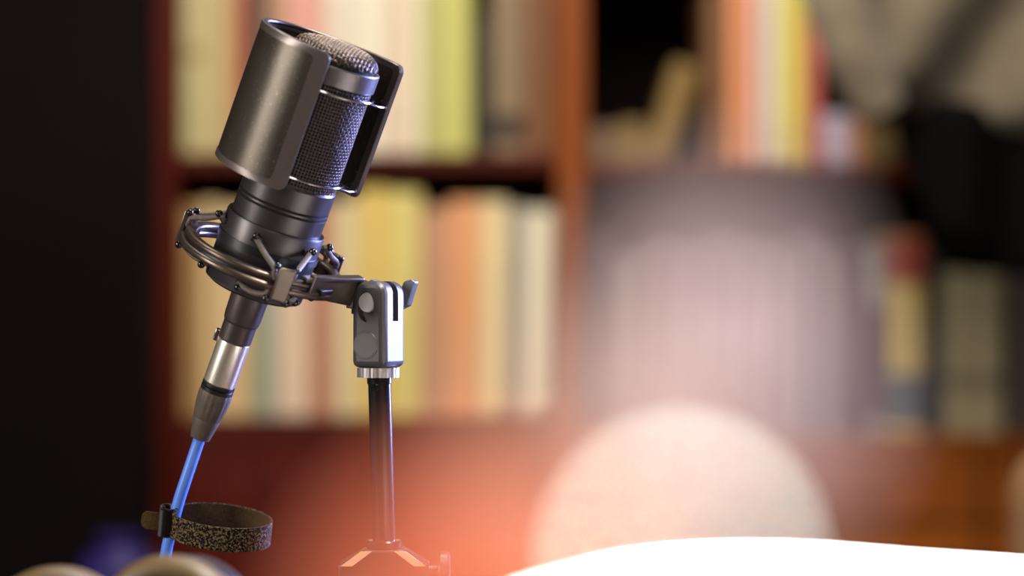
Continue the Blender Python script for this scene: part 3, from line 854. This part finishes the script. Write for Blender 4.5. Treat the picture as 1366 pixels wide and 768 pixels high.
garment('coat_body', [(1120,-170),(1420,-170),(1440,190),(1330,176),(1240,168),(1190,150),(1150,60)], 0.075, M_coat, lambda x, y: math.sin((x*0.9+y*0.6)/34.0), ct)
garment('coat_lining', [(1180,120),(1440,150),(1440,384),(1366,372),(1300,352),(1252,322),(1222,250),(1195,178)], 0.05, M_coatd, lambda x, y: math.sin(x/22.0), ct)
slv = catmull([at(1092,-130,CY-0.05), at(1108,-20,CY-0.06), at(1135,60,CY-0.065), at(1160,115,CY-0.06), at(1176,146,CY-0.055)], 6)
MB().tube([p - ct.location for p in slv], [0.038 - 0.012*i/(len(slv)-1) for i in range(len(slv))], 24).build('sleeve', mat('lit_sleeve_wool', (124, 110, 88), 0.9, 0, 0.2, 30, 0.3, 400, sheen=0.3), ct)  # coat wool made lighter here, the lit streak is in the colour
hk = [Vector((at(1250,0,CY).x, CY-0.02, Z(-165, CY))), Vector((at(1250,0,CY).x, CY-0.01, 0.80)), Vector((at(1250,0,CY).x, CY+0.10, TOPZ+0.00)), Vector((at(1250,0,CY).x, D-0.06, TOPZ+0.045)), Vector((at(1250,0,CY).x, D-0.0, TOPZ+0.036))]
MB().tube([p - ct.location for p in catmull(hk, 8)], 0.003, 8).build('hanger_hook', M_chrome, ct)

# ------------------------------------------------------------------ chairs far behind
def chair(cx, ztop, Y, wd, col, label, name_m, dep=0.05, cushion_h=0.34):
    t = thing('chair', label, 'chair', (cx, Y, FLOOR))
    m = mat(name_m, col, 0.85, 0, 0.12, 40, 0.3, 500)
    zt = ztop - FLOOR
    out = []
    hw = wd/2; r = min(0.06, hw*0.6)
    for a in range(0, 91, 15): out.append((hw-r+r*math.cos(math.radians(a)), zt-r+r*math.sin(math.radians(a))))
    for a in range(90, 181, 15): out.append((-hw+r+r*math.cos(math.radians(a)), zt-r+r*math.sin(math.radians(a))))
    out += [(-hw*0.9, zt-cushion_h), (hw*0.9, zt-cushion_h)]
    MB().prism(out, -dep/2, dep/2, 'y').build('backrest', m, t, bevel=0.018, seg=4)
    MB().box((-hw, -0.43, 0.40), (hw, -0.02, 0.47)).build('seat', m, t, bevel=0.02, seg=4)
    for sx in (-1, 1):
        MB().tube([(sx*(hw-0.03), 0.0, 0), (sx*(hw-0.03), 0.0, zt-0.06)], 0.012, 10).build('leg', M_pole, t)
        MB().tube([(sx*(hw-0.03), -0.40, 0), (sx*(hw-0.03), -0.40, 0.41)], 0.012, 10).build('leg', M_pole, t)
    return t
ttx = at(160, 0, 2.4).x; tth = Z(720, 2.4) - FLOOR - 0.17
stt = thing('side_table', 'small round black side table far behind, below the picture, under the purple vase', 'table', (ttx, 2.4, FLOOR))
MB().lathe([(0.14,tth-0.02),(0.15,tth-0.015),(0.15,tth)], 56).build('table_top', M_pole, stt, angle=30)
MB().lathe([(0.12,0),(0.12,0.012),(0.018,0.03),(0.015,tth-0.02)], 40).build('pedestal', M_pole, stt, angle=30)
vs = thing('vase', 'round dark purple vase blurred at the lower left behind the cable', 'vase', (ttx, 2.4, FLOOR+tth))
M_vase = mat('purple_glaze', (42, 32, 92), 0.45, 0, 0.08, 30, spec=0.2)
MB().lathe([(0.026,0),(0.034,0.004),(0.043,0.05),(0.046,0.10),(0.043,0.135),(0.034,0.155),(0.022,0.163),(0.019,0.168),(0.022,0.172),(0.018,0.172),(0.016,0.165),(0.03,0.15),(0.03,0.01)], 56).build('vase_body', M_vase, vs, angle=50)
MB().ring([(0.018,0.170),(0.0225,0.170),(0.0235,0.173),(0.0225,0.176),(0.018,0.176)], 48).build('rim', M_vase, vs)
chair(at(1440,0,2.3).x+0.02, Z(590, 2.3), 2.3, 0.17, (150, 110, 74), 'tan upholstered chair back cut by the right edge', 'tan_cloth')

# ------------------------------------------------------------------ wire light tree, added near the lens to make the blurred disc, haze and glow
lt = thing('added_light_tree', 'made-up wire tree of glowing bulbs, added for the blurred pale disc, pink haze and orange glow', 'light helper', (0.02, 0.235, DESK))
LY = 0.226
M_copper = mat('copper_wire', (150, 90, 60), 0.4, 0.9)
MB().lathe([(0.03,0),(0.03,0.006),(0.027,0.008),(0.004,0.009)], 40).build('base', M_copper, lt)
def added_bulb(px, py, Y, r, col, strength, name):
    c = at(px, py, Y) - lt.location
    m = mat(name, (200,200,200), 0.5, 0, emit=col, estr=strength)
    root_ = Vector((0,0,0.008))
    ln_ = catmull([root_, Vector((c.x*0.7, c.y*0.6, (c.z)*0.45)), Vector((c.x, c.y, c.z - r*2.5)), Vector((c.x, c.y, c.z - r*0.9))], 10)
    s_ = MB().tube(ln_, 0.0004, 8).build('wire_stem', M_copper, lt)
    MB().lathe([(0.0006,-r*1.5),(r*0.5,-r*1.4),(r*0.55,-r*0.8)], 20, c).build('bulb_cap', M_copper, s_)
    MB().sphere(c, r, 28, 18).build('added_bulb', m, s_)
added_bulb(910, 742, LY, 0.0015, (240, 242, 230), 34, 'pale_disc_glow')  # added glow that blurs into the big pale disc
added_bulb(975, 535, 0.235, 0.0085, (222, 188, 198), 1.0, 'lilac_haze_glow')  # this one and those down to peach blur into the pink haze
added_bulb(930, 420, 0.255, 0.0072, (220, 176, 166), 0.85, 'rose_haze_glow')
added_bulb(985, 355, 0.27, 0.0070, (206, 172, 176), 0.85, 'mauve_haze_glow')
added_bulb(800, 640, 0.22, 0.0070, (250, 190, 155), 0.8, 'peach_haze_glow')
added_bulb(655, 845, 0.20, 0.0080, (255, 112, 60), 2.3, 'coral_glow')  # added glow that blurs into the orange veil over the stand base
